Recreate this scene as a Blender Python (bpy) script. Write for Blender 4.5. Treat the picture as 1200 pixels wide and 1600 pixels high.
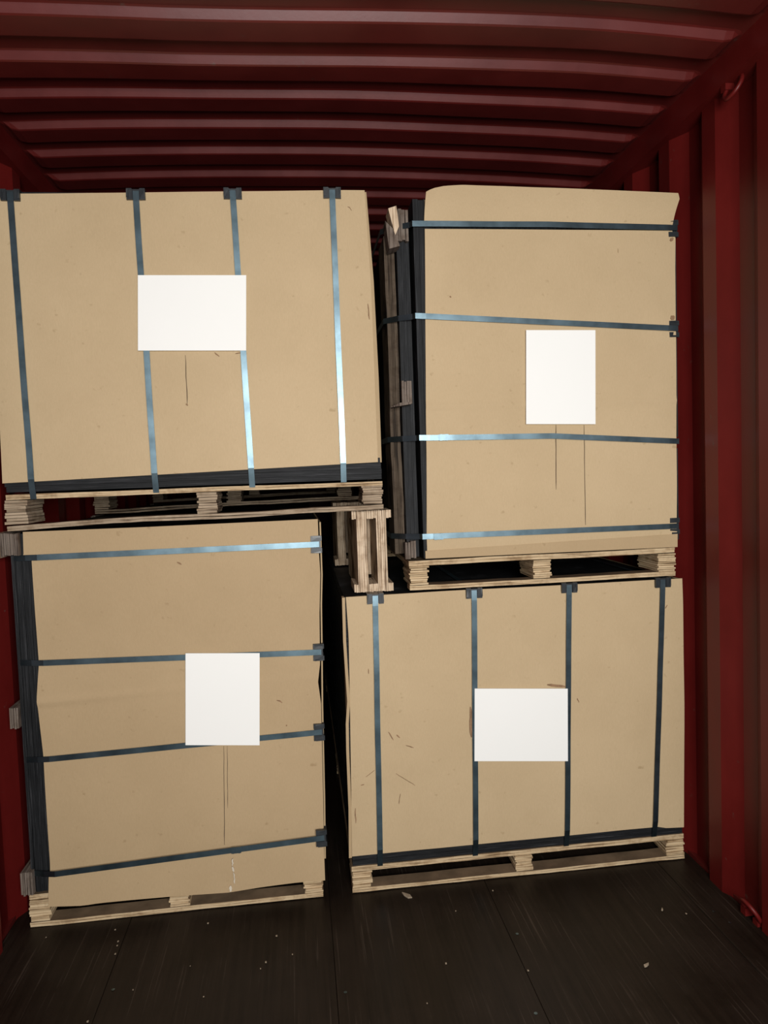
import bpy, bmesh, math, random
from mathutils import Vector, Matrix, noise

random.seed(7)
scene = bpy.context.scene
for o in list(bpy.data.objects):
    bpy.data.objects.remove(o)
C = scene.collection

# ------------------------------------------------------------------ camera
cam_data = bpy.data.cameras.new('camera')
cam_data.sensor_fit = 'AUTO'
cam_data.sensor_width = 36.0
cam_data.lens = 1115.98 / 1600.0 * 36.0
cam_data.clip_start = 0.02
cam = bpy.data.objects.new('camera', cam_data)
C.objects.link(cam)
R_ = Vector((0.992209, -0.119425, -0.035482))
U_ = Vector((0.041788, 0.050714, 0.997839))
F_ = Vector((0.117367, 0.991547, -0.055309))
cam.matrix_world = Matrix(((R_.x, U_.x, -F_.x, 0.98937),
                           (R_.y, U_.y, -F_.y, -2.36564),
                           (R_.z, U_.z, -F_.z, 1.43194),
                           (0, 0, 0, 1)))
scene.camera = cam

# ------------------------------------------------------------------ world, light, exposure
world = bpy.data.worlds.new('dim_dock')
scene.world = world
world.use_nodes = True
bgn = world.node_tree.nodes['Background']
bgn.inputs[0].default_value = (0.85, 0.93, 1.0, 1)
bgn.inputs[1].default_value = 0.025

def area_light(name, loc, target, sx, sy, power, col):
    ld = bpy.data.lights.new(name, 'AREA')
    ld.shape = 'RECTANGLE'
    ld.size = sx
    ld.size_y = sy
    ld.energy = power
    ld.color = col
    o = bpy.data.objects.new(name, ld)
    o.location = loc
    d = Vector(target) - Vector(loc)
    o.rotation_euler = d.to_track_quat('-Z', 'Y').to_euler()
    C.objects.link(o)
    return o
# lamp of the loading dock, shining in through the open doors behind the camera
area_light('dock_lamp', (1.30, -3.5, 1.65), (1.25, 0, 1.35), 1.2, 1.0, 128, (1.0, 0.995, 0.965))

scene.view_settings.view_transform = 'Standard'
scene.view_settings.look = 'None'
scene.view_settings.exposure = 0.0
scene.view_settings.gamma = 1.0
scene.view_settings.use_curve_mapping = False

# ------------------------------------------------------------------ materials
def new_mat(name):
    m = bpy.data.materials.new(name)
    m.use_nodes = True
    nt = m.node_tree
    b = nt.nodes['Principled BSDF']
    return m, nt, b

def coords(nt, scale=(1, 1, 1)):
    tc = nt.nodes.new('ShaderNodeTexCoord')
    mp = nt.nodes.new('ShaderNodeMapping')
    mp.inputs['Scale'].default_value = scale
    nt.links.new(tc.outputs['Object'], mp.inputs[0])
    return mp.outputs[0]

def noise_tex(nt, vec, scale, detail=4, rough=0.55):
    n = nt.nodes.new('ShaderNodeTexNoise')
    n.inputs['Scale'].default_value = scale
    n.inputs['Detail'].default_value = detail
    n.inputs['Roughness'].default_value = rough
    nt.links.new(vec, n.inputs['Vector'])
    return n.outputs[0]

def ramp(nt, fac, stops):
    r = nt.nodes.new('ShaderNodeValToRGB')
    e = r.color_ramp.elements
    while len(e) < len(stops):
        e.new(0.5)
    for el, (p, c) in zip(e, stops):
        el.position = p
        el.color = (c[0], c[1], c[2], 1)
    nt.links.new(fac, r.inputs[0])
    return r.outputs[0]

def mix(nt, fac, a, b, mode='MIX'):
    m = nt.nodes.new('ShaderNodeMix')
    m.data_type = 'RGBA'
    m.blend_type = mode
    if isinstance(fac, float):
        m.inputs[0].default_value = fac
    else:
        nt.links.new(fac, m.inputs[0])
    for sock, v in ((m.inputs[6], a), (m.inputs[7], b)):
        if isinstance(v, tuple):
            sock.default_value = (*v, 1)
        else:
            nt.links.new(v, sock)
    return m.outputs[2]

def bump(nt, b, h, strength=0.2, dist=0.002):
    n = nt.nodes.new('ShaderNodeBump')
    n.inputs['Strength'].default_value = strength
    n.inputs['Distance'].default_value = dist
    nt.links.new(h, n.inputs['Height'])
    nt.links.new(n.outputs[0], b.inputs['Normal'])

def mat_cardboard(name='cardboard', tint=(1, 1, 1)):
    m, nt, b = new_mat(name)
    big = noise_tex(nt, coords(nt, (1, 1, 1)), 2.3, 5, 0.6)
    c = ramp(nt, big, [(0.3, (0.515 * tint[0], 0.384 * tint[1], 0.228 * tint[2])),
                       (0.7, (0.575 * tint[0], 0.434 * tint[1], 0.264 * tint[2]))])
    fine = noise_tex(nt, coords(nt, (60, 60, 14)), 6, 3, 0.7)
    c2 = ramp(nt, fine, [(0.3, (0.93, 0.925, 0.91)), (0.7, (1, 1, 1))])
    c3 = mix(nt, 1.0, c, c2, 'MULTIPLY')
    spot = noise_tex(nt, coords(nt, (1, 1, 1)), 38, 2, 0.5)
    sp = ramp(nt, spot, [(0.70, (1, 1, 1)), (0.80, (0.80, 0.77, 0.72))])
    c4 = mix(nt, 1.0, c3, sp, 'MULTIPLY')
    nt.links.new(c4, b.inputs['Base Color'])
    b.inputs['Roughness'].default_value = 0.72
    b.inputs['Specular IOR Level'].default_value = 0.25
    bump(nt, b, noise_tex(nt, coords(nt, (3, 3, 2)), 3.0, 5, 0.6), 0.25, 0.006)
    return m

def mat_ply_edge(name, axis, light, mid, dark, rough=0.75):
    """Raw plywood cut edge: veneers lie across `axis` (thin bands along it)."""
    m, nt, b = new_mat(name)
    s = [5.0, 5.0, 5.0]
    s[axis] = 260.0
    n1 = noise_tex(nt, coords(nt, tuple(s)), 1.0, 3, 0.6)
    c = ramp(nt, n1, [(0.36, dark), (0.44, mid), (0.54, light), (0.70, mid)])
    gi = nt.nodes.new('ShaderNodeNewGeometry')
    r2 = ramp(nt, gi.outputs['Random Per Island'], [(0.0, (0.70, 0.67, 0.62)), (0.5, (0.95, 0.93, 0.90)), (1.0, (1.08, 1.07, 1.05))])
    c = mix(nt, 1.0, c, r2, 'MULTIPLY')
    s2 = [22.0, 22.0, 22.0]
    blot = noise_tex(nt, coords(nt, tuple(s2)), 1.0, 4, 0.65)
    r3 = ramp(nt, blot, [(0.36, (0.66, 0.60, 0.55)), (0.52, (1, 1, 1))])
    c = mix(nt, 0.8, c, r3, 'MULTIPLY')
    nt.links.new(c, b.inputs['Base Color'])
    b.inputs['Roughness'].default_value = rough
    b.inputs['Specular IOR Level'].default_value = 0.2
    bump(nt, b, n1, 0.5, 0.003)
    return m

def mat_black_edge(name, axis):
    m, nt, b = new_mat(name)
    s = [7.0, 7.0, 7.0]
    s[axis] = 420.0
    n1 = noise_tex(nt, coords(nt, tuple(s)), 1.0, 4, 0.7)
    c = ramp(nt, n1, [(0.38, (0.0045, 0.005, 0.0058)), (0.58, (0.015, 0.016, 0.018)), (0.74, (0.065, 0.065, 0.07))])
    big = noise_tex(nt, coords(nt, (3, 3, 3)), 1.6, 3)
    k = ramp(nt, big, [(0.35, (0.75, 0.75, 0.75)), (0.65, (1.15, 1.15, 1.15))])
    c = mix(nt, 1.0, c, k, 'MULTIPLY')
    nt.links.new(c, b.inputs['Base Color'])
    b.inputs['Roughness'].default_value = 0.62
    b.inputs['Specular IOR Level'].default_value = 0.22
    bump(nt, b, n1, 0.4, 0.002)
    return m

def mat_plain(name, col, rough=0.6, metal=0.0, spec=0.5, var=0.15, scale=20):
    m, nt, b = new_mat(name)
    n = noise_tex(nt, coords(nt), scale, 4)
    lo = tuple(c * (1 - var) for c in col)
    hi = tuple(c * (1 + var) for c in col)
    nt.links.new(ramp(nt, n, [(0.3, lo), (0.7, hi)]), b.inputs['Base Color'])
    b.inputs['Roughness'].default_value = rough
    b.inputs['Metallic'].default_value = metal
    b.inputs['Specular IOR Level'].default_value = spec
    return m

def mat_paint(name, col, rough=0.42, spec=0.3):
    """Oxide red container paint with rusty scuffs."""
    m, nt, b = new_mat(name)
    n = noise_tex(nt, coords(nt, (1, 1, 0.5)), 4.0, 6, 0.65)
    c = ramp(nt, n, [(0.3, tuple(k * 0.78 for k in col)), (0.7, tuple(k * 1.15 for k in col))])
    n2 = noise_tex(nt, coords(nt, (1, 1, 1)), 26.0, 5, 0.7)
    sc = ramp(nt, n2, [(0.66, (0, 0, 0)), (0.74, (1, 1, 1))])
    c = mix(nt, sc, c, (0.085, 0.035, 0.028))
    nt.links.new(c, b.inputs['Base Color'])
    rr = nt.nodes.new('ShaderNodeMapRange')
    rr.inputs[3].default_value = rough - 0.07
    rr.inputs[4].default_value = rough + 0.12
    nt.links.new(n, rr.inputs[0])
    nt.links.new(rr.outputs[0], b.inputs['Roughness'])
    b.inputs['Specular IOR Level'].default_value = spec
    bump(nt, b, n2, 0.12, 0.002)
    return m

def mat_floor(name):
    m, nt, b = new_mat(name)
    n1 = noise_tex(nt, coords(nt, (30, 1.2, 1)), 2.0, 5, 0.6)
    c = ramp(nt, n1, [(0.3, (0.0060, 0.0036, 0.0022)), (0.7, (0.0155, 0.0100, 0.0066))])
    n2 = noise_tex(nt, coords(nt, (70, 0.9, 1)), 2.4, 3, 0.5)
    sc = ramp(nt, n2, [(0.60, (0, 0, 0)), (0.68, (0.6, 0.6, 0.6))])
    n3 = noise_tex(nt, coords(nt, (1, 1, 1)), 2.6, 5, 0.65)
    gate = ramp(nt, n3, [(0.44, (0, 0, 0)), (0.60, (1, 1, 1))])
    sc2 = mix(nt, 1.0, sc, gate, 'MULTIPLY')
    c = mix(nt, sc2, c, (0.075, 0.056, 0.044))
    dust = ramp(nt, n3, [(0.42, (0, 0, 0)), (0.75, (0.4, 0.4, 0.4))])
    c = mix(nt, dust, c, (0.034, 0.024, 0.018))
    nt.links.new(c, b.inputs['Base Color'])
    rr = nt.nodes.new('ShaderNodeMapRange')
    rr.inputs[3].default_value = 0.36
    rr.inputs[4].default_value = 0.62
    nt.links.new(n3, rr.inputs[0])
    nt.links.new(rr.outputs[0], b.inputs['Roughness'])
    b.inputs['Specular IOR Level'].default_value = 0.2
    bump(nt, b, n1, 0.15, 0.002)
    return m

M = {}
M['card'] = mat_cardboard('cardboard')
M['card_brown_dim'] = mat_cardboard('cardboard_brown_dimmed', (0.86, 0.83, 0.80))  # browner, dirtier card, with weaker light at lower left put into the tint
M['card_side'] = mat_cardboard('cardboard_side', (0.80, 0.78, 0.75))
LT, MD, DK = (0.66, 0.52, 0.34), (0.50, 0.36, 0.21), (0.16, 0.095, 0.05)
M['ply_z'] = mat_ply_edge('plywood_edge_flat', 2, LT, MD, DK)
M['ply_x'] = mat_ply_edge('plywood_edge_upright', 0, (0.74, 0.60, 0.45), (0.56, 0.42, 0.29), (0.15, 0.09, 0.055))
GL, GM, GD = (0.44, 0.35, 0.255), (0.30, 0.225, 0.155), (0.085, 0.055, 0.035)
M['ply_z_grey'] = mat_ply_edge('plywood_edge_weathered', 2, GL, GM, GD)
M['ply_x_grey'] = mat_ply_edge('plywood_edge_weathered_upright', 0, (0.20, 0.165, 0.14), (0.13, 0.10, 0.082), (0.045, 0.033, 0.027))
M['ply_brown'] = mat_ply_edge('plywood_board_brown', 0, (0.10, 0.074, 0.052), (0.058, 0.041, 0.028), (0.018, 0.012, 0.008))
M['ply_face'] = mat_plain('plywood_face_veneer', (0.17, 0.115, 0.07), 0.7, 0, 0.2, 0.45, 9)
M['black_z'] = mat_black_edge('black_plywood_edge', 2)
M['black_x'] = mat_black_edge('black_plywood_edge_upright', 0)
M['strap'] = mat_plain('blued_steel', (0.125, 0.182, 0.215), 0.385, 1.0, 0.5, 0.3, 14)
M['plastic'] = mat_plain('black_plastic', (0.022, 0.026, 0.03), 0.38, 0, 0.5, 0.2, 30)
M['paper'] = mat_plain('white_paper', (0.93, 0.935, 0.91), 0.75, 0, 0.15, 0.004, 8)
M['red'] = mat_paint('oxide_red_paint', (0.105, 0.0065, 0.0055))
M['red_roof'] = mat_paint('oxide_red_roof_paint', (0.100, 0.0095, 0.0080), 0.38, 0.62)
M['floor'] = mat_floor('dark_floor_plywood')
M['under'] = mat_plain('floor_gap', (0.006, 0.005, 0.004), 0.9)
M['scuff'] = mat_plain('torn_cardboard', (0.27, 0.165, 0.095), 0.85, 0, 0.1, 0.3, 60)
M['pen'] = mat_plain('dark_score', (0.14, 0.10, 0.065), 0.85, 0, 0.1)
M['tape'] = mat_plain('clear_tape', (0.62, 0.55, 0.44), 0.12, 0, 0.6)
M['crumb'] = mat_plain('pale_wood_crumb', (0.30, 0.24, 0.17), 0.8)

# ------------------------------------------------------------------ object helpers
ORIGIN = {}

def link_mesh(name, verts, faces, mat, parent=None, smooth=False):
    me = bpy.data.meshes.new(name)
    if parent is not None:
        ox, oy, oz = ORIGIN[parent.name]
        verts = [(v[0] - ox, v[1] - oy, v[2] - oz) for v in verts]
        me.from_pydata(verts, [], faces)
        o = bpy.data.objects.new(name, me)
        o.parent = parent
        C.objects.link(o)
        ORIGIN[o.name] = ORIGIN[parent.name]
    else:
        me.from_pydata(verts, [], faces)
        o = bpy.data.objects.new(name, me)
        C.objects.link(o)
        ORIGIN[o.name] = (0, 0, 0)
    bm = bmesh.new()
    bm.from_mesh(me)
    bmesh.ops.recalc_face_normals(bm, faces=bm.faces)
    bm.to_mesh(me)
    bm.free()
    me.materials.append(mat)
    if smooth:
        for p in me.polygons:
            p.use_smooth = True
    return o

def thing(name, label, cat, loc, group=None):
    o = bpy.data.objects.new(name, None)
    o.empty_display_size = 0.1
    o.location = loc
    C.objects.link(o)
    ORIGIN[o.name] = tuple(loc)
    o['label'] = label
    o['category'] = cat
    if group:
        o['group'] = group
    return o

class MB:
    def __init__(s):
        s.v = []
        s.f = []
    def add(s, vs, fs):
        n = len(s.v)
        s.v += [tuple(v) for v in vs]
        s.f += [tuple(i + n for i in f) for f in fs]
    def box(s, a, b, jit=0.0, fn=None):
        x0, y0, z0 = a
        x1, y1, z1 = b
        vs = [(x0, y0, z0), (x1, y0, z0), (x1, y1, z0), (x0, y1, z0), (x0, y0, z1), (x1, y0, z1), (x1, y1, z1), (x0, y1, z1)]
        if jit:
            vs = [tuple(c + random.uniform(-jit, jit) for c in v) for v in vs]
        if fn:
            vs = [fn(*v) for v in vs]
        s.add(vs, [(0, 3, 2, 1), (4, 5, 6, 7), (0, 1, 5, 4), (1, 2, 6, 5), (2, 3, 7, 6), (3, 0, 4, 7)])
    def slab(s, us, sec, fn):
        """Sweep: for each u a ring of 4 points sec(u) -> list of (a, b); fn(u, a, b) -> xyz."""
        n0 = len(s.v)
        for u in us:
            for (a, b) in sec(u):
                s.v.append(tuple(fn(u, a, b)))
        k = 4
        for i in range(len(us) - 1):
            for j in range(k):
                p = n0 + i * k + j
                q = n0 + i * k + (j + 1) % k
                s.f.append((p, q, q + k, p + k))
        s.f.append(tuple(n0 + j for j in range(k)))
        e = n0 + (len(us) - 1) * k
        s.f.append(tuple(e + k - 1 - j for j in range(k)))
    def build(s, name, mat, parent=None, smooth=False):
        return link_mesh(name, s.v, s.f, mat, parent, smooth)

def interp(pts, t):
    """piecewise-linear through [(t, v), ...]"""
    if t <= pts[0][0]:
        return pts[0][1]
    for (a, va), (b, vb) in zip(pts, pts[1:]):
        if t <= b:
            return va + (vb - va) * (t - a) / (b - a) if b > a else vb
    return pts[-1][1]

def nz(x, y, z):
    return noise.noise(Vector((x, y, z)))

# ------------------------------------------------------------------ the container (setting)
W, YF, YB = 2.35, -2.85, 9.2
PITCH = 0.278

def side_wall(name, xo, sgn, corner):
    """Trapezoid corrugated side panel; xo is the outer flat, sgn points inwards."""
    prof = []
    k0 = math.floor((YF - corner) / PITCH) - 1
    k1 = math.ceil((YB - corner) / PITCH) + 1
    for k in range(k0, k1):
        y = corner + k * PITCH
        prof += [(y, 0.0), (y + 0.068, 0.036), (y + 0.140, 0.036), (y + 0.208, 0.0)]
    prof = [(y, d) for (y, d) in prof if YF <= y <= YB]
    vs, fs = [], []
    zs = [-0.02, 0.03, 2.50, 2.60]
    for z in zs:
        for (y, d) in prof:
            vs.append((xo + sgn * d, y, z))
    n = len(prof)
    for j in range(len(zs) - 1):
        for i in range(n - 1):
            fs.append((j * n + i, j * n + i + 1, (j + 1) * n + i + 1, (j + 1) * n + i))
    # outer skin for thickness
    m = len(vs)
    for z in zs:
        for (y, d) in prof:
            vs.append((xo + sgn * d - sgn * 0.004, y, z))
    for j in range(len(zs) - 1):
        for i in range(n - 1):
            fs.append((m + j * n + i, m + (j + 1) * n + i, m + (j + 1) * n + i + 1, m + j * n + i + 1))
    o = link_mesh(name, vs, fs, M['red'])
    o['kind'] = 'structure'
    return o

side_wall('wall_right', 2.368, -1, -0.276)
side_wall('wall_left', -0.012, 1, 0.030)

def box_struct(name, a, b, mat):
    mb = MB()
    mb.box(a, b)
    o = mb.build(name, mat)
    o['kind'] = 'structure'
    return o

box_struct('wall_back', (-0.05, YB, -0.05), (2.40, YB + 0.04, 2.72), M['red'])

# roof: pressed transverse ribs that fade out towards the side rails, lightly cambered
def roof():
    Y0 = -0.4030                       # rib end measured at the lower edge of a bright slope
    P = 0.2084
    prof = []
    k0 = math.floor((YF - Y0) / P) - 1
    k1 = math.ceil((YB - Y0) / P) + 1
    for k in range(k0, k1):
        y = Y0 + k * P
        prof += [(y - 0.011, 0.0), (y - 0.005, 0.0025), (y + 0.008, 0.0215), (y + 0.014, 0.024),
                 (y + 0.098, 0.024), (y + 0.105, 0.0215), (y + 0.121, 0.0025), (y + 0.128, 0.0)]
    prof = [(y, d) for (y, d) in prof if YF <= y <= YB]
    ends = [(-0.05, 0), (0.045, 0), (0.060, 0.15), (0.080, 0.75), (0.105, 1.0)]
    us = ends + [(x * 0.1, 1.0) for x in range(2, 22)] + [(2.35 - a, e) for a, e in reversed(ends)]
    vs, fs = [], []
    n = len(prof)
    def camber(x, y):
        t = (x - 1.175) / 1.175
        near = max(0.0, min(1.0, (0.15 - y) / 0.35))      # panel by the doors is pressed flatter on its left half
        amp = 0.034 - 0.026 * near * max(0.0, min(1.0, (1.9 - x) / 1.2))
        return amp * max(0.0, 1 - t * t) + 0.003 * nz(x * 1.7, 3.1, 0)
    for (x, e) in us:
        for (y, d) in prof:
            sag = 0.0035 * nz(x * 1.5, y * 2.2, 5.0)
            vs.append((x, y, 2.643 + camber(x, y) + sag - d * e))
    m = len(vs)
    for i in range(len(us) - 1):
        for j in range(n - 1):
            fs.append((i * n + j, i * n + j + 1, (i + 1) * n + j + 1, (i + 1) * n + j))
    for (x, e) in us:
        for (y, d) in prof:
            vs.append((x, y, 2.649 + camber(x, y) - d * e))
    for i in range(len(us) - 1):
        for j in range(n - 1):
            fs.append((m + i * n + j, m + (i + 1) * n + j, m + (i + 1) * n + j + 1, m + i * n + j + 1))
    o = link_mesh('ceiling', vs, fs, M['red_roof'], smooth=False)
    o['kind'] = 'structure'
    return o
roof()

rail_r = box_struct('trim_1', (2.304, YF, 2.560), (2.385, YB, 2.650), M['red'])
rail_l = box_struct('trim_2', (-0.030, YF, 2.560), (0.046, YB, 2.650), M['red'])
# low kick strip where the wall panel meets the floor
kick_r = box_struct('trim_3', (2.350, YF, -0.03), (2.385, YB, 0.012), M['red_roof'])
box_struct('trim_4', (-0.035, YF, -0.03), (0.002, YB, 0.012), M['red_roof'])

def torus_arc(mb, c, ax1, ax2, R, r, a0, a1, n=18, m=8):
    c, ax1, ax2 = Vector(c), Vector(ax1).normalized(), Vector(ax2).normalized()
    nrm = ax1.cross(ax2)
    base = len(mb.v)
    for i in range(n + 1):
        a = a0 + (a1 - a0) * i / n
        rad = ax1 * math.cos(a) + ax2 * math.sin(a)
        p = c + rad * R
        for j in range(m):
            b = 2 * math.pi * j / m
            q = p + rad * (r * math.cos(b)) + nrm * (r * math.sin(b))
            mb.v.append(tuple(q))
    for i in range(n):
        for j in range(m):
            p = base + i * m + j
            q = base + i * m + (j + 1) % m
            mb.f.append((p, q, q + m, p + m))
    mb.f.append(tuple(base + j for j in range(m)))
    mb.f.append(tuple(base + n * m + m - 1 - j for j in range(m)))

# lashing rings: a bent bar welded to the rail
def lashing_ring(parent, c, out, up, label):
    mb = MB()
    torus_arc(mb, c, out, up, 0.034, 0.0065, -0.75 * math.pi, 0.75 * math.pi)
    o = mb.build('lashing_ring', M['red'], parent, True)
    o['label'] = label
    mb = MB()
    cv = Vector(c)
    for sy in (-1, 1):
        a = cv - Vector(out) * 0.034 + Vector(up) * (0.024 * sy)
        mb.box((a.x - 0.014, a.y - 0.012, a.z - 0.012), (a.x + 0.014, a.y + 0.012, a.z + 0.012))
    mb.build('weld_lug', M['red'], parent)
lashing_ring(rail_r, (2.318, -0.325, 2.535), (-0.35, -0.45, -0.82), (0.28, -0.86, 0.40), 'bent steel lashing ring under the roof rail')
lashing_ring(kick_r, (2.322, -0.375, 0.040), (-0.45, -0.35, 0.80), (0.25, -0.88, -0.35), 'bent steel lashing ring at the foot of the wall')

# floor: dark boards running the length of the container
fl = box_struct('floor', (-0.03, YF, -0.06), (2.38, YB, -0.026), M['under'])
seams = [0.003, 0.385, 1.036, 1.575, 2.212, 2.349]
for a, b in zip(seams, seams[1:]):
    mb = MB()
    g, ch = 0.0006, 0.0012
    dz = random.uniform(-0.0012, 0.0)
    sec = [(a + g, -0.024), (a + g, dz - ch), (a + g + ch, dz), (b - g - ch, dz), (b - g, dz - ch), (b - g, -0.024)]
    vs = [(x, YF, z) for x, z in sec] + [(x, YB, z) for x, z in sec]
    fs = [(i, (i + 1) % 6, 6 + (i + 1) % 6, 6 + i) for i in range(6)] + [tuple(range(6)), tuple(range(11, 5, -1))]
    link_mesh('floor_board', vs, fs, M['floor'], fl)
# countersunk screws along the edge board and seams
for (x, y) in [(2.245, -0.30), (2.262, -0.36), (2.24, -0.62), (1.60, -0.30), (1.55, -0.62), (1.06, -0.46), (0.41, -0.34)]:
    vs = [(x, y, 0.0012)] + [(x + 0.005 * math.cos(a * math.pi / 4), y + 0.005 * math.sin(a * math.pi / 4), 0.0004) for a in range(8)]
    link_mesh('floor_screw', vs, [(0, 1 + i, 1 + (i + 1) % 8) for i in range(8)], M['strap'], fl)

# ------------------------------------------------------------------ pallets
def identity(x, y, z):
    return (x, y, z)

def layered_block(name, parent, xr, yr, zr, n, mat, fn=identity, jit=0.004, keep=None):
    """A pallet block of n plywood offcuts; layers stacked along local z."""
    mb = MB()
    z0, z1 = zr
    h = (z1 - z0) / n
    for i in range(n):
        dx0, dx1 = random.uniform(-jit, jit), random.uniform(-jit, jit)
        dy0 = random.uniform(-jit, jit * 0.4)
        mb.box((xr[0] + dx0, yr[0] + dy0, z0 + i * h + 0.0006), (xr[1] + dx1, yr[1], z0 + (i + 1) * h - 0.0006), 0.0004, fn)
    return mb.build(name, mat, parent)

def board(name, parent, xr, yr, zr, mat, fn=identity, wav=0.003, n=26, plies=2, seed=0.0, gap=0.0, face=None):
    """A long thin plywood board along local x, made of plies with a slight wave."""
    mb = MB()
    us = [xr[0] + (xr[1] - xr[0]) * i / n for i in range(n + 1)]
    h = (zr[1] - zr[0]) / plies
    for k in range(plies):
        def sec(u, k=k):
            w = wav * nz(u * 3.0, seed, 1.3) + 0.25 * wav * nz(u * 17.0, seed, 4.0 + k)
            op = gap * k * max(0.0, nz(u * 2.2, seed, 9.0))
            e = 0.003 * nz(u * 9.0, seed + 7, 2.0 * k)
            a, b = zr[0] + k * h + w + op, zr[0] + (k + 1) * h + w - 0.0005 + op
            return [(yr[0] + e, a), (yr[1] + e, a), (yr[1] + e, b), (yr[0] + e, b)]
        mb.slab(us, sec, lambda u, a, b: fn(u, a, b))
    o = mb.build(name, mat, parent)
    if face:                                    # broad veneer faces are browner than the cut edges
        o.data.materials.append(face)
        per = 4 * n + 2
        for p in o.data.polygons:
            k = p.index % per
            if k < 4 * n and k % 4 in (0, 2):
                p.material_index = 1
    return o

def pallet_parts(parent, cols, x0, x1, rows, zbot, zblk, zdeck, ztop, mats, fn=identity, seed=0.0, wav=0.003, boards=True, deck_y=2.44, n=8, gap=0.0, skip=(), bd=0.058):
    m_edge, m_deck = mats
    board('pallet_deck', parent, (x0, x1), (0.004, deck_y), (zdeck, ztop), m_deck, fn, wav * 0.8, 26, 2, seed + 20, 0.0, M['ply_face'])
    for r, yy in enumerate(rows):
        if boards:
            board('pallet_board', parent, (x0, x1), (yy, yy + bd), (zbot, zblk), m_edge, fn, wav, 26, 2, seed + r * 3.7, gap, M['ply_face'])
        for c, (a, b) in enumerate(cols):
            if (r, c) in skip:
                continue
            s = 0 if r == 0 else random.uniform(-0.02, 0.02) * (c == 1)
            s -= 0.03 * (r > 0 and c == len(cols) - 1)
            layered_block('pallet_block', parent, (a + s, b + s), (yy + 0.002, yy + 0.15), (zblk + 0.001, zdeck - 0.001), n, m_edge, fn, 0.004)

# ------------------------------------------------------------------ pack pieces
def sheets(parent, axis, lo, hi, n, xr, yr, zr, mat, jit=0.002):
    """n separate plywood sheets stacked along x (axis 0) or z (axis 2)."""
    t = (hi - lo) / n
    for i in range(n):
        mb = MB()
        j = [random.uniform(-jit, jit) for _ in range(2)]
        y0 = yr[0] + random.uniform(0, jit)
        a, b = lo + i * t + 0.0004, lo + (i + 1) * t - 0.0004
        if axis == 2:
            mb.box((xr[0] + j[0], y0, a), (xr[1] + j[1], yr[1], b))
        else:
            mb.box((a, y0, zr[0] + j[0]), (b, yr[1], zr[1] + j[1]))
        mb.build('plywood_sheet', mat, parent)

def stack(parent, axis, lo, hi, n, xr, yr, zr, mat):
    """The covered bulk of the pack, its sheets joined into one part."""
    mb = MB()
    t = (hi - lo) / n
    for i in range(n):
        a, b = lo + i * t + 0.0005, lo + (i + 1) * t - 0.0005
        j = random.uniform(-0.002, 0.002)
        if axis == 2:
            mb.box((xr[0] + j, yr[0], a), (xr[1] + j, yr[1], b))
        else:
            mb.box((a, yr[0], zr[0] + j), (b, yr[1], zr[1] + j))
    return mb.build('plywood_stack', mat, parent)

def panel(name, parent, left, right, bottom, top, yfun, mat, thick=0.005, nu=36, nv=36, label=None):
    """Cardboard sheet in the xz plane. left/right: [(v, x)], bottom/top: [(u, z)], yfun(x, z, u, v)."""
    vs, fs = [], []
    for side in (0, 1):
        for j in range(nv + 1):
            v = j / nv
            for i in range(nu + 1):
                u = i / nu
                x = interp(left, v) * (1 - u) + interp(right, v) * u
                z = interp(bottom, u) * (1 - v) + interp(top, u) * v
                vs.append((x, yfun(x, z, u, v) + side * thick, z))
    N = (nu + 1) * (nv + 1)
    w = nu + 1
    for j in range(nv):
        for i in range(nu):
            a = j * w + i
            fs.append((a, a + 1, a + w + 1, a + w))
            fs.append((N + a, N + a + w, N + a + w + 1, N + a + 1))
    for i in range(nu):
        fs.append((i, N + i, N + i + 1, i + 1))
        a = nv * w + i
        fs.append((a, a + 1, N + a + 1, N + a))
    for j in range(nv):
        a = j * w
        fs.append((a, a + w, N + a + w, N + a))
        a = j * w + nu
        fs.append((a, N + a, N + a + w, a + w))
    o = link_mesh(name, vs, fs, mat, parent, True)
    bm = bmesh.new()
    bm.from_mesh(o.data)
    for e in bm.edges:
        if len(e.link_faces) == 2 and e.calc_face_angle() > 0.8:
            e.smooth = False                    # crisp cut edges
    bm.to_mesh(o.data)
    bm.free()
    if label:
        o['label'] = label
    return o

def ribbon(name, parent, path, width, mat, thick=0.0009):
    """Closed steel band: path = [(pos, width_dir, outward_normal)], a loop around the pack."""
    vs, fs = [], []
    for (p, wd, nn) in path:
        p, wd, nn = Vector(p), Vector(wd).normalized(), Vector(nn).normalized()
        for a, b in ((-0.5, 0), (0.5, 0), (0.5, 1), (-0.5, 1)):
            vs.append(tuple(p + wd * (a * width) + nn * (b * thick)))
    n = len(path)
    for i in range(n):
        k = (i + 1) % n
        for j in range(4):
            a, b = i * 4 + j, i * 4 + (j + 1) % 4
            c, d = k * 4 + (j + 1) % 4, k * 4 + j
            fs.append((a, b, c, d))
    return link_mesh(name, vs, fs, mat, parent)

SW = 0.0185
def vstrap(parent, xb, zb, xt, zt, y, yback, seed, wob=0.0012):
    """Strap over an upright pack: up the front, over the top, down the back, under the deck."""
    path = []
    n = 26
    wd = (1, 0, 0)
    for i in range(n + 1):
        t = i / n
        e = 0.0 if i in (0, n) else 1.0
        if i == 0:
            path.append(((xb, y + 0.0105, zb - 0.003), wd, (0, -1, -0.6)))
            zb += 0.024
            continue
        path.append(((xb + (xt - xb) * t + e * 0.0015 * nz(t * 3, seed, 0), y - e * wob * (1 + nz(t * 5.0, seed, 2.0)) , zb + (zt - zb) * t), wd, (0, -1, 0 if e else (-0.7 if i == 0 else 0.7))))
    path.append(((xt, yback, zt), wd, (0, 1, 0.7)))
    path.append(((xt, yback, zb - 0.027), wd, (0, 1, -0.7)))
    return ribbon('strap', parent, path, SW, M['strap'])

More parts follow.
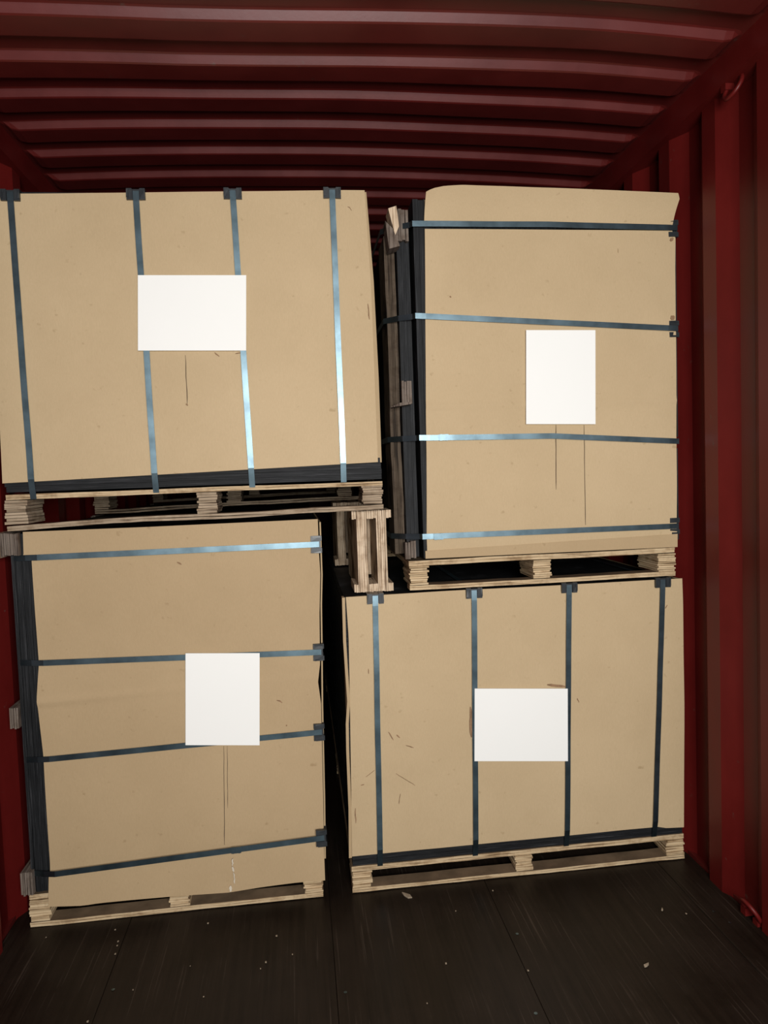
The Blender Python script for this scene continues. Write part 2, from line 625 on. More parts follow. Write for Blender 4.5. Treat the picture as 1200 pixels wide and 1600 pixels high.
def hstrap(parent, xl, zl, xr, zr, y, yback, seed, bend=None, wob=0.0012, wrap=None, dip=None):
    """Strap around a pack lying on its side: across the front, back along both sides."""
    path = []
    n = 26
    for i in range(n + 1):
        t = i / n
        e = 0.0 if i in (0, n) else 1.0
        z = zl + (zr - zl) * t + (interp(bend, t) if bend else 0)
        yd = interp(dip, xl + (xr - xl) * t) if dip else 0.0
        path.append(((xl + (xr - xl) * t, y + yd - e * wob * (1 + nz(t * 5.0, seed, 2.0)), z), (0, 0, 1), (0 if e else (-0.7 if i == 0 else 0.7), -1, 0)))
    path.append(((xr, yback, zr), (0, 0, 1), (0.7, 1, 0)))
    if wrap:
        path.append(((wrap, yback, zl), (0, 0, 1), (-0.7, 1, 0)))
        path.append(((wrap, 0.075, zl), (0, 0, 1), (-1, -0.2, 0)))
        path.append(((wrap + 0.045, 0.030, zl), (0, 0, 1), (-0.7, -0.7, 0)))
        path.append(((wrap + 0.088, 0.004, zl), (0, 0, 1), (-0.7, -0.7, 0)))
    else:
        path.append(((xl, yback, zl), (0, 0, 1), (-0.7, 1, 0)))
    return ribbon('strap', parent, path, SW, M['strap'])

def protector(strap, x, z, y, kind):
    """Plastic corner guard with a strap channel. kind 'top': on the front top edge; 'right'/'left': on the side edge."""
    mb = MB()
    def put(a0, a1, h0, h1, d):          # a along the edge, h away from the edge over the front, d = depth in front
        if kind == 'top':
            mb.box((x + a0, y - d, z - h1), (x + a1, y + 0.002, z - h0), 0.0006)
        elif kind == 'right':
            mb.box((x - h1, y - d, z + a0), (x - h0, y + 0.002, z + a1), 0.0006)
        else:
            mb.box((x + h0, y - d, z + a0), (x + h1, y + 0.002, z + a1), 0.0006)
    put(-0.028, 0.028, -0.006, 0.024, 0.0012)     # base plate
    put(-0.028, -0.011, -0.006, 0.026, 0.006)     # two lips either side of the band
    put(0.011, 0.028, -0.006, 0.026, 0.006)
    put(-0.028, -0.022, -0.006, 0.020, 0.009)
    put(0.022, 0.028, -0.006, 0.020, 0.009)
    # leg that folds over the edge
    if kind == 'top':
        mb.box((x - 0.028, y - 0.004, z + 0.001), (x + 0.028, y + 0.045, z + 0.006))
        mb.box((x - 0.028, y - 0.006, z + 0.003), (x - 0.012, y + 0.040, z + 0.0085))
        mb.box((x + 0.012, y - 0.006, z + 0.003), (x + 0.028, y + 0.040, z + 0.0085))
    else:
        s = 1 if kind == 'right' else -1
        a, b = sorted((x + s * 0.001, x + s * 0.006))
        mb.box((a, y - 0.004, z - 0.028), (b, y + 0.045, z + 0.028))
        a, b = sorted((x + s * 0.004, x + s * 0.010))
        mb.box((a, y - 0.006, z - 0.028), (b, y + 0.040, z - 0.012))
        mb.box((a, y - 0.006, z + 0.012), (b, y + 0.040, z + 0.028))
    o = mb.build('corner_protector', M['plastic'], strap)
    o['label'] = 'black plastic corner guard under the steel strap'
    return o

def seal(strap, x, z, y, horizontal=True):
    """Crimped sleeve where the two band ends overlap."""
    mb = MB()
    w, h = (0.032, 0.0205) if horizontal else (0.0205, 0.032)
    mb.box((x - w / 2, y - 0.0042, z - h / 2), (x + w / 2, y - 0.0008, z + h / 2))
    for s in (-0.3, 0.3):
        if horizontal:
            mb.box((x + s * w - 0.002, y - 0.0048, z - h / 2 - 0.0005), (x + s * w + 0.002, y - 0.001, z + h / 2 + 0.0005))
        else:
            mb.box((x - w / 2 - 0.0005, y - 0.0048, z + s * h - 0.002), (x + w / 2 + 0.0005, y - 0.001, z + s * h + 0.002))
    mb.build('strap_seal', M['strap'], strap)

def paper(parent, quad, y, label):
    """White blank sheet lying over the front; quad = four (x, z) corners."""
    vs = [(x, y, z) for x, z in quad] + [(x, y + 0.0006, z) for x, z in quad]
    fs = [(0, 1, 2, 3), (7, 6, 5, 4), (0, 4, 5, 1), (1, 5, 6, 2), (2, 6, 7, 3), (3, 7, 4, 0)]
    o = link_mesh('paper_label', vs, fs, M['paper'], parent)
    o['label'] = label
    return o

def mark(name, parent, pts, w, y, mat):
    """Thin ragged sliver (score line, tear) along pts in the front plane."""
    mb = MB()
    L, Rr = [], []
    for i, (x, z) in enumerate(pts):
        a = pts[max(0, i - 1)]
        b = pts[min(len(pts) - 1, i + 1)]
        d = Vector((b[0] - a[0], b[1] - a[1])).normalized()
        n = Vector((-d.y, d.x))
        ww = w * (0.35 if i in (0, len(pts) - 1) else random.uniform(0.7, 1.2)) / 2
        L.append((x + n.x * ww, z + n.y * ww))
        Rr.append((x - n.x * ww, z - n.y * ww))
    ring = L + Rr[::-1]
    k = len(ring)
    vs = [(x, y, z) for x, z in ring] + [(x, y + 0.0015, z) for x, z in ring]
    n = len(pts)
    fs = []
    for i in range(n - 1):
        fs.append((i, i + 1, k - 2 - i, k - 1 - i))
    for i in range(k):
        fs.append((i, k + i, k + (i + 1) % k, (i + 1) % k))
    return link_mesh(name, vs, fs, mat, parent)

def line(p, q, n=6, wob=0.001):
    return [(p[0] + (q[0] - p[0]) * i / n + random.uniform(-wob, wob), p[1] + (q[1] - p[1]) * i / n) for i in range(n + 1)]

def bulge(x, z, marks, along, amp=0.004):
    """Cardboard swells a little between neighbouring straps."""
    t = x if along == 'x' else z
    ms = sorted(marks)
    for a, b in zip(ms, ms[1:]):
        if a <= t <= b:
            return -amp * math.sin(math.pi * (t - a) / (b - a))
    return 0.0

def card_noise(x, z, s):
    return 0.0022 * nz(x * 2.6, z * 2.6, s) + 0.0009 * nz(x * 8, z * 8, s + 3)

D = 2.44

# ------------------------------------------------------------------ bottom right pack (upright, on its own pallet)
BR = thing('plywood_pack', 'upright cardboard-covered plywood pack with vertical straps standing on the floor by the right wall', 'plywood pack', (1.715, 1.2, 0), 'strapped plywood packs')
pallet_parts(BR, [(1.117, 1.182), (1.690, 1.750), (2.250, 2.316)], 1.115, 2.317, (0.0, 0.98, 2.29), 0.002, 0.016, 0.074, 0.092, (M['ply_z'], M['ply_z']), seed=1.0, wav=0.0025)
sheets(BR, 2, 0.094, 0.148, 3, (1.118, 2.314), (0.004, D), None, M['black_z'])
stack(BR, 2, 0.148, 1.012, 48, (1.124, 2.310), (0.012, D), None, M['black_z'])
br_s = [(1.213, 1.229), (1.547, 1.567), (1.876, 1.903), (2.203, 2.245)]
def y_br(x, z, u, v):
    return -0.001 + card_noise(x, z, 1.0) * 1.2 + bulge(x, z, [1.12, 1.22, 1.557, 1.89, 2.225, 2.32], 'x', 0.003) * math.sin(math.pi * min(1, max(0, v)))
cov = panel('cardboard_cover', BR, [(0, 1.118), (0.23, 1.123), (0.6, 1.131), (0.85, 1.135), (1, 1.131)], [(0, 2.316), (0.25, 2.320), (0.5, 2.323), (0.9, 2.323), (1, 2.321)],
      [(0, 0.131), (0.5, 0.130), (0.93, 0.129), (0.945, 0.121), (1, 0.118)], [(0, 1.021), (0.3, 1.023), (0.6, 1.021), (1, 1.021)], y_br, M['card'])
paper(cov, [(1.558, 0.684), (1.550, 0.431), (1.883, 0.403), (1.888, 0.660)], -0.0135, 'blank white paper label')
for p in (line((1.819, 0.676), (1.884, 0.664), 5, 0.003), line((1.545, 0.618), (1.546, 0.512), 6, 0.004)):
    mark('torn_patch', cov, p, 0.010, -0.0052, M['scuff'])
for p, w in ((line((1.258, 0.553), (1.273, 0.524), 4), 0.005), (line((1.285, 0.541), (1.296, 0.530), 3), 0.006), (line((1.316, 0.502), (1.342, 0.492), 4), 0.004),
             (line((1.278, 0.407), (1.343, 0.360), 6), 0.0022), (line((1.135, 0.299), (1.135, 0.248), 4), 0.006), (line((1.198, 0.775), (1.197, 0.757), 3), 0.005),
             (line((1.157, 0.377), (1.168, 0.379), 3), 0.0035), (line((1.175, 0.404), (1.205, 0.425), 4), 0.002), (line((1.29, 0.335), (1.284, 0.300), 4), 0.003),
             (line((2.255, 0.918), (2.262, 0.93), 3), 0.004), (line((1.925, 0.62), (1.932, 0.605), 3), 0.004)):
    mark('scuff', cov, p, w * 0.62, -0.0052, M['scuff'])
# cardboard on the left flank, its front edge curling out from the corner, and on the top
vs, fs = [], []
zz = [(0.128, -0.011), (0.30, -0.006), (0.50, -0.006), (0.593, -0.004), (0.669, 0.004), (0.76, 0.001), (0.876, -0.002), (1.02, 0.0)]
mb = MB()
for (z0, e0), (z1, e1) in zip(zz, zz[1:]):
    a = [(1.118 + e0, -0.004, z0), (1.128 + e0, -0.003, z0), (1.124, 0.03, z0), (1.118, 0.03, z0), (1.118 + e1, -0.004, z1), (1.128 + e1, -0.003, z1), (1.124, 0.03, z1), (1.118, 0.03, z1)]
    mb.add(a, [(0, 3, 2, 1), (4, 5, 6, 7), (0, 1, 5, 4), (1, 2, 6, 5), (2, 3, 7, 6), (3, 0, 4, 7)])
mb.build('cardboard_side', M['card_brown_dim'], BR)
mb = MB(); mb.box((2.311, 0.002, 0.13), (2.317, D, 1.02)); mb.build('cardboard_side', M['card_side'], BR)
mb = MB(); mb.box((1.126, 0.008, 1.0125), (2.312, D, 1.018)); mb.build('top_sheet', M['black_z'], BR)
for k, (xb, xt) in enumerate(br_s):
    s = vstrap(BR, xb, 0.090 + 0.002 * k, xt, 1.0225, -0.0085, D + 0.006, 3.0 + k)
    protector(s, xt, 1.0205, -0.0055, 'top')

# ------------------------------------------------------------------ top left pack (upright, on its own pallet)
TL = thing('plywood_pack', 'upright cardboard-covered plywood pack with vertical straps stacked on top at the left', 'plywood pack', (0.67, 1.2, 1.29), 'strapped plywood packs')
def tilt(x, y, z):
    return (x, y, z + (x - 0.07) * 0.016 * max(0.0, min(1.0, (1.405 - z) / 0.09)))
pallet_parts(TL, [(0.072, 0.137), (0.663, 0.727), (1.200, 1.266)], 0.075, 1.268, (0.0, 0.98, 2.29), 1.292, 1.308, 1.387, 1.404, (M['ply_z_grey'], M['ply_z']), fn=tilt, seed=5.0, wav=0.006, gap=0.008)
sheets(TL, 2, 1.410, 1.482, 4, (0.076, 1.264), (0.003, D), None, M['black_z'], 0.003)
stack(TL, 2, 1.482, 2.330, 46, (0.088, 1.240), (0.012, D), None, M['black_z'])
tl_s = [(0.159, 0.150), (0.535, 0.523), (0.840, 0.821), (1.139, 1.137)]
def y_tl(x, z, u, v):
    return -0.001 + card_noise(x, z, 7.0) + bulge(x, z, [0.08, 0.155, 0.53, 0.83, 1.138, 1.26], 'x', 0.003) * math.sin(math.pi * min(1, max(0, v)))
cov = panel('cardboard_cover', TL, [(0, 0.070), (1, 0.086)], [(0, 1.255), (0.3, 1.254), (0.65, 1.253), (1, 1.243)],
      [(0, 1.440), (0.5, 1.453), (1, 1.467)], [(0, 2.327), (0.2, 2.331), (0.5, 2.339), (0.72, 2.344), (0.95, 2.350), (1, 2.350)], y_tl, M['card'])
paper(cov, [(0.517, 2.077), (0.505, 1.843), (0.841, 1.838), (0.852, 2.076)], -0.0135, 'blank white paper label')
mark('score_line', cov, line((0.649, 1.828), (0.647, 1.672), 7), 0.0022, -0.0052, M['pen'])
mark('scuff', cov, line((0.643, 1.674), (0.648, 1.668), 3), 0.005, -0.0052, M['scuff'])
mark('scuff', cov, [(1.186, 2.296), (1.192, 2.294), (1.198, 2.284)], 0.0022, -0.0052, M['scuff'])
mark('scuff', cov, line((0.740, 1.835), (0.755, 1.822), 3), 0.004, -0.0052, M['scuff'])
mark('scuff', cov, line((0.805, 1.83), (0.825, 1.834), 3), 0.003, -0.0052, M['scuff'])
mark('scuff', cov, line((1.240, 1.985), (1.243, 1.935), 4), 0.004, -0.0052, M['scuff'])
mb = MB()
for (z0, e0), (z1, e1) in zip([(1.466, 1.262), (1.75, 1.262), (2.06, 1.257), (2.346, 1.243)], [(1.75, 1.262), (2.06, 1.257), (2.346, 1.243)]):
    a = [(e0 - 0.008, 0.005, z0), (e0 + 0.006, 0.004, z0), (1.262, D, z0), (1.256, D, z0), (e1 - 0.008, 0.005, z1), (e1 + 0.006, 0.004, z1), (1.250, D, z1), (1.244, D, z1)]
    mb.add(a, [(0, 3, 2, 1), (4, 5, 6, 7), (0, 1, 5, 4), (1, 2, 6, 5), (2, 3, 7, 6), (3, 0, 4, 7)])
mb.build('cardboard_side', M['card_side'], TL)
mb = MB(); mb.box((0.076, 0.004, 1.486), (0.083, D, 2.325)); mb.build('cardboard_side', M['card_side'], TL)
mb = MB(); mb.box((0.086, 0.005, 2.331), (1.243, D, 2.3355)); mb.build('top_sheet', M['black_z'], TL)
for k, (xb, xt) in enumerate(tl_s):
    zt = 2.330 + 0.017 * (xt - 0.15)
    s = vstrap(TL, xb, 1.390 + 0.006 * k, xt, zt + 0.004, -0.0085, D + 0.006, 13.0 + k)
    protector(s, xt, zt, -0.0055, 'top')

# ------------------------------------------------------------------ bottom left pack (lying on its side on a loose pallet)
P1 = thing('pallet', 'pale plywood pallet lying on the floor under the side-turned bottom left pack', 'pallet', (0.54, 1.2, 0), 'loose plywood pallets')
pallet_parts(P1, [(0.069, 0.132), (0.508, 0.572), (0.953, 1.014)], 0.068, 1.015, (-0.002, 0.98, 2.29), 0.002, 0.018, 0.090, 0.106, (M['ply_z'], M['ply_z']), seed=9.0, wav=0.002, n=9)

BL = thing('plywood_pack', 'side-turned plywood pack with horizontal straps on the floor at the left wall', 'plywood pack', (0.56, 1.2, 0.108), 'strapped plywood packs')
sheets(BL, 0, 0.090, 0.150, 3, None, (0.006, D), (0.112, 1.280), M['black_x'])
stack(BL, 0, 0.150, 1.018, 47, None, (0.014, D), (0.112, 1.270), M['black_x'])
bl_marks = [0.07, 0.20, 0.565, 0.855, 1.205, 1.29]
def y_bl(x, z, u, v):
    c = 0.0
    f = 0.744
    c = -0.005 * math.exp(-((z - f - 0.02 * (u - 0.3)) / 0.012) ** 2) * max(0.15, 1 - 1.6 * u)          # horizontal fold across the middle
    return -0.001 + card_noise(x, z, 11.0) + c + bulge(x, z, bl_marks, 'z', 0.0025)
zv = lambda z: (z - 0.13) / (1.20 - 0.13)
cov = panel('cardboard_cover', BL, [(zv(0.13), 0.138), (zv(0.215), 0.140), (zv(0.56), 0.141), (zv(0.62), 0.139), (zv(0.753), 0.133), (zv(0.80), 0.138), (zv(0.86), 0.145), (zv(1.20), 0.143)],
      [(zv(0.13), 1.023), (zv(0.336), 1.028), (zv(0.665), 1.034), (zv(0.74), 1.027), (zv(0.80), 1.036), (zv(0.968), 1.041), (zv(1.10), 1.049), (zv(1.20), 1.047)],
      [(0, 0.13), (1, 0.13)], [(0, 1.205), (1, 1.204)], y_bl, M['card_brown_dim'], nv=130)
def y_top(x, z, u, v):
    return -0.0025 + card_noise(x, z, 12.0)
f = panel('cardboard_flap', cov, [(0, 0.116), (0.1, 0.120), (1, 0.122)], [(0, 1.048), (1, 1.048)], [(0, 1.206), (1, 1.205)], [(0, 1.285), (0.4, 1.284), (1, 1.286)], y_top, M['card_brown_dim'], nv=8)
def y_low(x, z, u, v):
    return -0.006 - 0.012 * (1 - v) + card_noise(x, z, 14.0) * 2
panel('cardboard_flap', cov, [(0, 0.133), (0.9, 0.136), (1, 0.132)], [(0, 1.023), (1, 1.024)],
      [(0, 0.074), (0.12, 0.066), (0.18, 0.069), (0.42, 0.066), (0.64, 0.059), (0.75, 0.064), (0.90, 0.069), (1, 0.067)], [(0, 0.176), (1, 0.206)], y_low, M['card_brown_dim'], nv=10)
paper(cov, [(0.603, 0.869), (0.588, 0.566), (0.826, 0.546), (0.840, 0.854)], -0.0135, 'blank white paper label')
mark('score_line', cov, line((0.709, 0.549), (0.696, 0.215), 9, 0.0006), 0.0020, -0.0048, M['pen'])
mark('score_line', cov, line((0.720, 0.549), (0.712, 0.339), 7, 0.0006), 0.0016, -0.0048, M['pen'])
mark('scuff', cov, [(0.590, 1.166), (0.597, 1.162), (0.603, 1.158)], 0.006, -0.0048, M['scuff'])
mark('scuff', cov, [(0.888, 0.690), (0.898, 0.687), (0.906, 0.680)], 0.006, -0.0048, M['scuff'])
mark('scuff', cov, line((0.915, 0.600), (0.919, 0.604), 2), 0.005, -0.0048, M['scuff'])
for (a, b, w) in (((0.722, 0.175), (0.721, 0.150), 0.004), ((0.720, 0.148), (0.723, 0.130), 0.007), ((0.723, 0.128), (0.725, 0.090), 0.004), ((0.711, 0.084), (0.709, 0.064), 0.009)):
    mark('tape_scrap', cov, line(a, b, 5, 0.0015), w, -0.0225, M['tape'])
# grey end of the wrap at the right-hand corner
mb = MB()
pr = [(0.13, 1.024), (0.34, 1.030), (0.66, 1.036), (0.85, 1.042), (1.0, 1.046), (1.10, 1.052), (1.275, 1.053)]
for (z0, e0), (z1, e1) in zip(pr, pr[1:]):
    a = [(e0, 0.005, z0), (e0 + 0.005, 0.005, z0), (1.027, D, z0), (1.022, D, z0), (e1, 0.005, z1), (e1 + 0.005, 0.005, z1), (1.027, D, z1), (1.022, D, z1)]
    mb.add(a, [(0, 3, 2, 1), (4, 5, 6, 7), (0, 1, 5, 4), (1, 2, 6, 5), (2, 3, 7, 6), (3, 0, 4, 7)])
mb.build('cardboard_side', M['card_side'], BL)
mb = MB(); mb.box((0.155, 0.006, 1.273), (1.04, D, 1.278)); mb.build('top_sheet', M['black_z'], BL)
# strap geometry: xl, zl, xr, zr
for k, (xl, zl, xr, zr) in enumerate([(0.088, 1.203, 1.050, 1.203), (0.088, 0.868, 1.043, 0.843), (0.088, 0.552, 1.034, 0.573), (0.088, 0.178, 1.027, 0.216)]):
    s = hstrap(BL, xl, zl, xr, zr, -0.0085 if k < 3 else -0.021, D + 0.006, 23.0 + k, dip=[(0.088, 0.0125 if k < 3 else 0.025), (0.148, 0.0), (1.1, 0.0)])
    protector(s, xr - 0.002, zr, -0.0055 if k < 3 else -0.018, 'right')
    if k == 3:
        seal(s, 0.735, zl + (zr - zl) * 0.69, -0.0225)
# its own pallet, now upright against the container wall: deck and stubs of stacked offcuts
def side_l(x, y, z):                  # local x -> world z, local z -> world x (deck innermost)
    return (z, y, x)
board('pallet_deck', BL, (0.115, 1.275), (0.006, D), (0.078, 0.089), M['black_x'], side_l, 0.0006, 26, 1, 31.0)
for yy in (0.0, 0.98, 2.29):
    for (a, b) in ((1.212, 1.284), (0.662, 0.728), (0.104, 0.190)):
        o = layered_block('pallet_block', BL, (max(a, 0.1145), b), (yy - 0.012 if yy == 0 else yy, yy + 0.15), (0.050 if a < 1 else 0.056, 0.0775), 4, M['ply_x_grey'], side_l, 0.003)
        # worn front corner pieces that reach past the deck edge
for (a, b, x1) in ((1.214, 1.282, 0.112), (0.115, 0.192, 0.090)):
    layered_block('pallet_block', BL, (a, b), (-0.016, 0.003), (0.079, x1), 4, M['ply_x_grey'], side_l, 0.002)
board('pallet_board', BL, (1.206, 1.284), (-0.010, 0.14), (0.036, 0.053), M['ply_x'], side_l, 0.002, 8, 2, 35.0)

# ------------------------------------------------------------------ top right pack (lying on its side on a second loose pallet)
P2 = thing('pallet', 'pale plywood pallet on top of the bottom right pack, under the side-turned pack', 'pallet', (1.82, 1.2, 1.03), 'loose plywood pallets')
pallet_parts(P2, [(1.350, 1.412), (1.780, 1.842), (2.233, 2.295)], 1.348, 2.297, (0.0, 0.98, 2.29), 1.031, 1.047, 1.113, 1.131, (M['ply_z'], M['ply_z']), seed=15.0, wav=0.004, n=9)

TR = thing('plywood_pack', 'side-turned plywood pack with horizontal straps stacked on top at the right', 'plywood pack', (1.86, 1.2, 1.133), 'strapped plywood packs')
sheets(TR, 0, 1.400, 1.454, 3, None, (0.004, D), (1.136, 2.324), M['black_x'])
stack(TR, 0, 1.454, 2.296, 46, None, (0.014, D), (1.137, 2.305), M['black_x'])
tr_marks = [1.13, 1.21, 1.52, 1.915, 2.236, 2.36]
def y_tr(x, z, u, v):
    c = -0.003 * math.exp(-((z - 1.646) / 0.010) ** 2)
    return -0.001 + card_noise(x, z, 21.0) + c + bulge(x, z, tr_marks, 'z', 0.0025)
zv = lambda z: (z - 1.16) / (2.225 - 1.16)
cov = panel('cardboard_cover', TR, [(zv(1.16), 1.411), (zv(1.21), 1.411), (zv(1.52), 1.420), (zv(1.64), 1.422), (zv(1.92), 1.430), (zv(2.225), 1.438)],
      [(zv(1.16), 2.303), (zv(1.50), 2.306), (zv(1.9), 2.309), (zv(2.1), 2.309), (zv(2.20), 2.312), (zv(2.225), 2.300)], [(0, 1.158), (1, 1.150)], [(0, 2.228), (1, 2.226)], y_tr, M['card'], nv=130)
# upper flap folds up past the pack and leans out
def y_flap(x, z, u, v):
    return -0.004 - 0.030 * v * v + card_noise(x, z, 22.0) * 1.5
panel('cardboard_flap', cov, [(0, 1.436), (1, 1.440)], [(0, 2.300), (0.2, 2.304), (0.85, 2.316), (1, 2.306)],
      [(0, 2.246), (1, 2.242)], [(0, 2.335), (0.025, 2.346), (0.07, 2.354), (0.14, 2.358), (0.5, 2.352), (1, 2.340)], y_flap, M['card'], nv=12, nu=60)
panel('cardboard_flap', cov, [(0, 1.404), (1, 1.404)], [(0, 2.303), (1, 2.304)], [(0, 1.137), (1, 1.134)], [(0, 1.163), (0.4, 1.170), (1, 1.180)],
      lambda x, z, u, v: -0.0055 + card_noise(x, z, 25.0), M['card_brown_dim'], nv=6)
paper(cov, [(1.770, 1.892), (1.762, 1.578), (2.007, 1.571), (2.013, 1.889)], -0.0135, 'blank white paper label')
mark('score_line', cov, line((1.870, 1.573), (1.865, 1.352), 8, 0.0006), 0.0022, -0.0050, M['pen'])
mark('score_line', cov, line((1.970, 1.570), (1.968, 1.226), 9, 0.0006), 0.0018, -0.0050, M['pen'])
mark('scuff', cov, line((1.513, 2.008), (1.520, 2.004), 2), 0.007, -0.0050, M['scuff'])
mark('scuff', cov, line((2.102, 2.164), (2.104, 2.150), 3), 0.004, -0.0050, M['card_side'])
for p in (line((2.292, 2.19), (2.302, 2.200), 2), line((2.290, 1.925), (2.302, 1.935), 2)):
    mark('torn_patch', cov, p, 0.016, -0.0050, M['scuff'])
# wrap end along the right-hand edge
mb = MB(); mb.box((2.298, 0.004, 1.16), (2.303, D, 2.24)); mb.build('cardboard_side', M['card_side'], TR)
mb = MB(); mb.box((1.46, 0.006, 2.307), (2.30, D, 2.312)); mb.build('top_sheet', M['black_z'], TR)
mb = MB()
mb.box((2.3115, 0.001, 1.90), (2.3145, 0.03, 2.19)); mb.box((2.3105, 0.001, 1.52), (2.3135, 0.03, 1.86)); mb.box((2.3085, 0.001, 1.16), (2.3115, 0.03, 1.48))
mb.build('edge_strip', M['plastic'], TR)
mb = MB(); mb.box((1.4405, 0.0005, 2.246), (1.4465, 0.012, 2.322)); mb.build('cardboard_edge', M['card'], TR)
for k, (xl, zl, xr, zr) in enumerate([(1.396, 2.242, 2.315, 2.233), (1.396, 1.944, 2.313, 1.892), (1.396, 1.543, 2.311, 1.504), (1.396, 1.212, 2.306, 1.208)]):
    bend = [(0, 0), (0.03, 0), (0.5, [0.004, 0.0, 0.012, 0.0][k]), (1, 0)]
    s = hstrap(TR, xl, zl, xr, zr, -0.0085, D + 0.006, 33.0 + k, bend, wrap=1.300)
    if k != 2:
        protector(s, xr - 0.002, zr, 0.004, 'right')
    if k in (2, 3):
        seal(s, 1.478 if k == 2 else 1.45, zl - 0.0015, -0.0095)
# its own pallet, now upright on the left flank
board('pallet_deck', TR, (1.140, 2.292), (0.038, D), (1.348, 1.390), M['black_x'], side_l, 0.0012, 26, 3, 41.0)
for r, yy in enumerate((0.062, 0.98, 2.29)):
    # warped bottom boards, stretched along the height
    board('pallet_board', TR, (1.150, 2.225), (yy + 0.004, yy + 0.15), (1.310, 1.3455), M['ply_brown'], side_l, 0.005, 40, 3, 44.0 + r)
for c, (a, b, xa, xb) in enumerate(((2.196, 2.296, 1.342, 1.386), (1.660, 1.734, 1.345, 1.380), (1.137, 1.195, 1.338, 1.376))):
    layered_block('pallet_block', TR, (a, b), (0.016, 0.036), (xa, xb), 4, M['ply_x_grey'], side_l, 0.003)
# splintered end at the top of that pallet, and a split on the middle block
mb = MB()
mb.add([(1.318, -0.004, 2.292), (1.345, -0.006, 2.300), (1.352, -0.006, 2.235), (1.338, -0.004, 2.205), (1.318, 0.06, 2.288), (1.345, 0.06, 2.300), (1.352, 0.06, 2.235), (1.338, 0.06, 2.205)],
       [(0, 3, 2, 1), (4, 5, 6, 7), (0, 1, 5, 4), (1, 2, 6, 5), (2, 3, 7, 6), (3, 0, 4, 7)])
mb.build('wood_splinter', M['ply_x'], TR)
mb = MB()
mb.add([(1.306, -0.010, 2.250), (1.330, -0.012, 2.225), (1.352, -0.010, 2.170), (1.316, -0.012, 2.160), (1.306, 0.05, 2.250), (1.330, 0.05, 2.225), (1.352, 0.05, 2.170), (1.316, 0.05, 2.160)],
       [(0, 3, 2, 1), (4, 5, 6, 7), (0, 1, 5, 4), (1, 2, 6, 5), (2, 3, 7, 6), (3, 0, 4, 7)])
mb.build('wood_splinter', M['ply_x_grey'], TR)
mb = MB()
mb.add([(1.300, -0.012, 1.645), (1.372, -0.010, 1.655), (1.374, -0.010, 1.662), (1.335, -0.012, 1.660), (1.310, 0.03, 1.645), (1.372, 0.03, 1.655), (1.374, 0.03, 1.662), (1.335, 0.03, 1.660)],
       [(0, 3, 2, 1), (4, 5, 6, 7), (0, 1, 5, 4), (1, 2, 6, 5), (2, 3, 7, 6), (3, 0, 4, 7)])
mb.build('wood_splinter', M['ply_x_grey'], TR)

# ------------------------------------------------------------------ wedged spacers between the columns
def spacer(label, dx, y0, y1):
    t = thing('plywood_spacer', label, 'spacer', (1.226 + dx, y0, 1.0250), 'plywood spacers wedged between the packs')
    zb, zt = 1.0250, 1.3050
    def lam(name, x0, x1, ya, yb, za, zc, n):
        mb = MB()
        h = (x1 - x0) / n
        for i in range(n):
            mb.box((x0 + dx + i * h + 0.0003, ya + random.uniform(-0.002, 0.001), za + random.uniform(0, 0.002)), (x0 + dx + (i + 1) * h - 0.0003, yb, zc - random.uniform(0, 0.002)), 0.0003)
        mb.build(name, M['ply_x'], t)
    lam('spacer_board', 1.174, 1.209, y0, y1, zb, zt, 5)
    lam('spacer_board', 1.241, 1.276, y0, y1, zb, zt, 5)
    for za, zc in ((zb, zb + 0.029), (zt - 0.029, zt)):
        for a, b, n in ((1.159, 1.1735, 2), (1.2095, 1.2405, 4), (1.2765, 1.294, 2)):
            lam('spacer_block', a, b, y0 + 0.001, y0 + 0.15, za, zc, n)
    # a web between the two boards, set well back
    lam('spacer_block', 1.2095, 1.2405, y0 + 0.22, y0 + 0.30, zb + 0.03, zt - 0.03, 3)
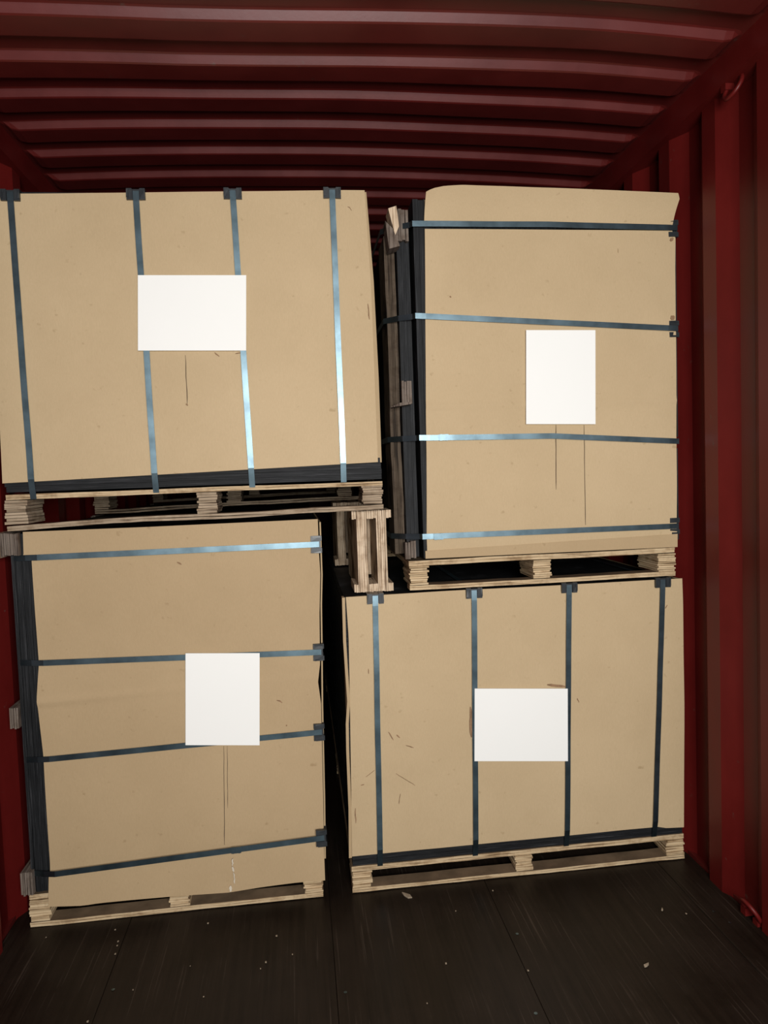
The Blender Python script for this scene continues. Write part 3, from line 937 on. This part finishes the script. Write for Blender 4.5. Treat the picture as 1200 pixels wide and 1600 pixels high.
spacer('pale laminated spacer wedged upright under the corner of the top left pack', 0.005, 0.048, 0.53)
spacer('second laminated spacer standing deeper in the gap, half hidden by the front one', -0.022, 0.80, 1.25)

# ------------------------------------------------------------------ crumbs on the floor
def chip(name, x, y, s, label, rot):
    mb = MB()
    c, sn = math.cos(rot), math.sin(rot)
    pts = [(-1, -0.25), (-0.3, -0.4), (0.6, -0.2), (1, 0.15), (0.2, 0.35), (-0.7, 0.3)]
    base = [(x + s * (p * c - q * sn), y + s * (p * sn + q * c)) for p, q in pts]
    vs = [(a, b, 0.0003) for a, b in base] + [(a, b, 0.003 + 0.002 * (i % 2)) for i, (a, b) in enumerate(base)]
    fs = [tuple(range(5, -1, -1)), tuple(range(6, 12))] + [(i, (i + 1) % 6, 6 + (i + 1) % 6, 6 + i) for i in range(6)]
    o = mb
    o = link_mesh(name, vs, fs, M['crumb'])
    o['label'] = label
    o['category'] = 'wood chip'
    o['group'] = 'wood chips on the floor'
    return o
chip('wood_chip', 1.918, -0.499, 0.011, 'pale wood chip on the dark floor toward the right wall', 0.4)
chip('wood_chip', 1.295, -0.045, 0.022, 'thin pale splinter on the floor in front of the bottom right pallet', 2.1)
chip('wood_chip', 2.090, -0.266, 0.007, 'tiny pale wood chip on the floor below the lashing ring', 1.0)

rng = random.Random(3)
mb = MB()
spots = [(0.137, -0.064), (0.348, -0.062), (0.374, -0.145), (0.372, -0.125), (0.378, -0.185), (0.467, -0.352), (0.614, -0.279), (0.641, -0.081), (0.67, -0.413), (0.821, -0.325),
         (0.863, -0.184), (0.913, -0.279), (0.373, -0.455), (1.439, -0.157), (1.357, -0.395), (1.275, -0.539), (1.581, -0.463), (0.835, -0.30), (1.587, -0.069), (2.153, -0.298)]
for (x, y) in spots:
    s = rng.uniform(0.0012, 0.0024)
    mb.box((x - s, y - s, 0.0004), (x + s, y + s * 1.3, 0.0004 + s), 0.0004)
o = mb.build('wood_crumbs', M['crumb'])
o['label'] = 'tiny pale wood crumbs scattered over the dark floor'
o['category'] = 'debris'
o['kind'] = 'stuff'
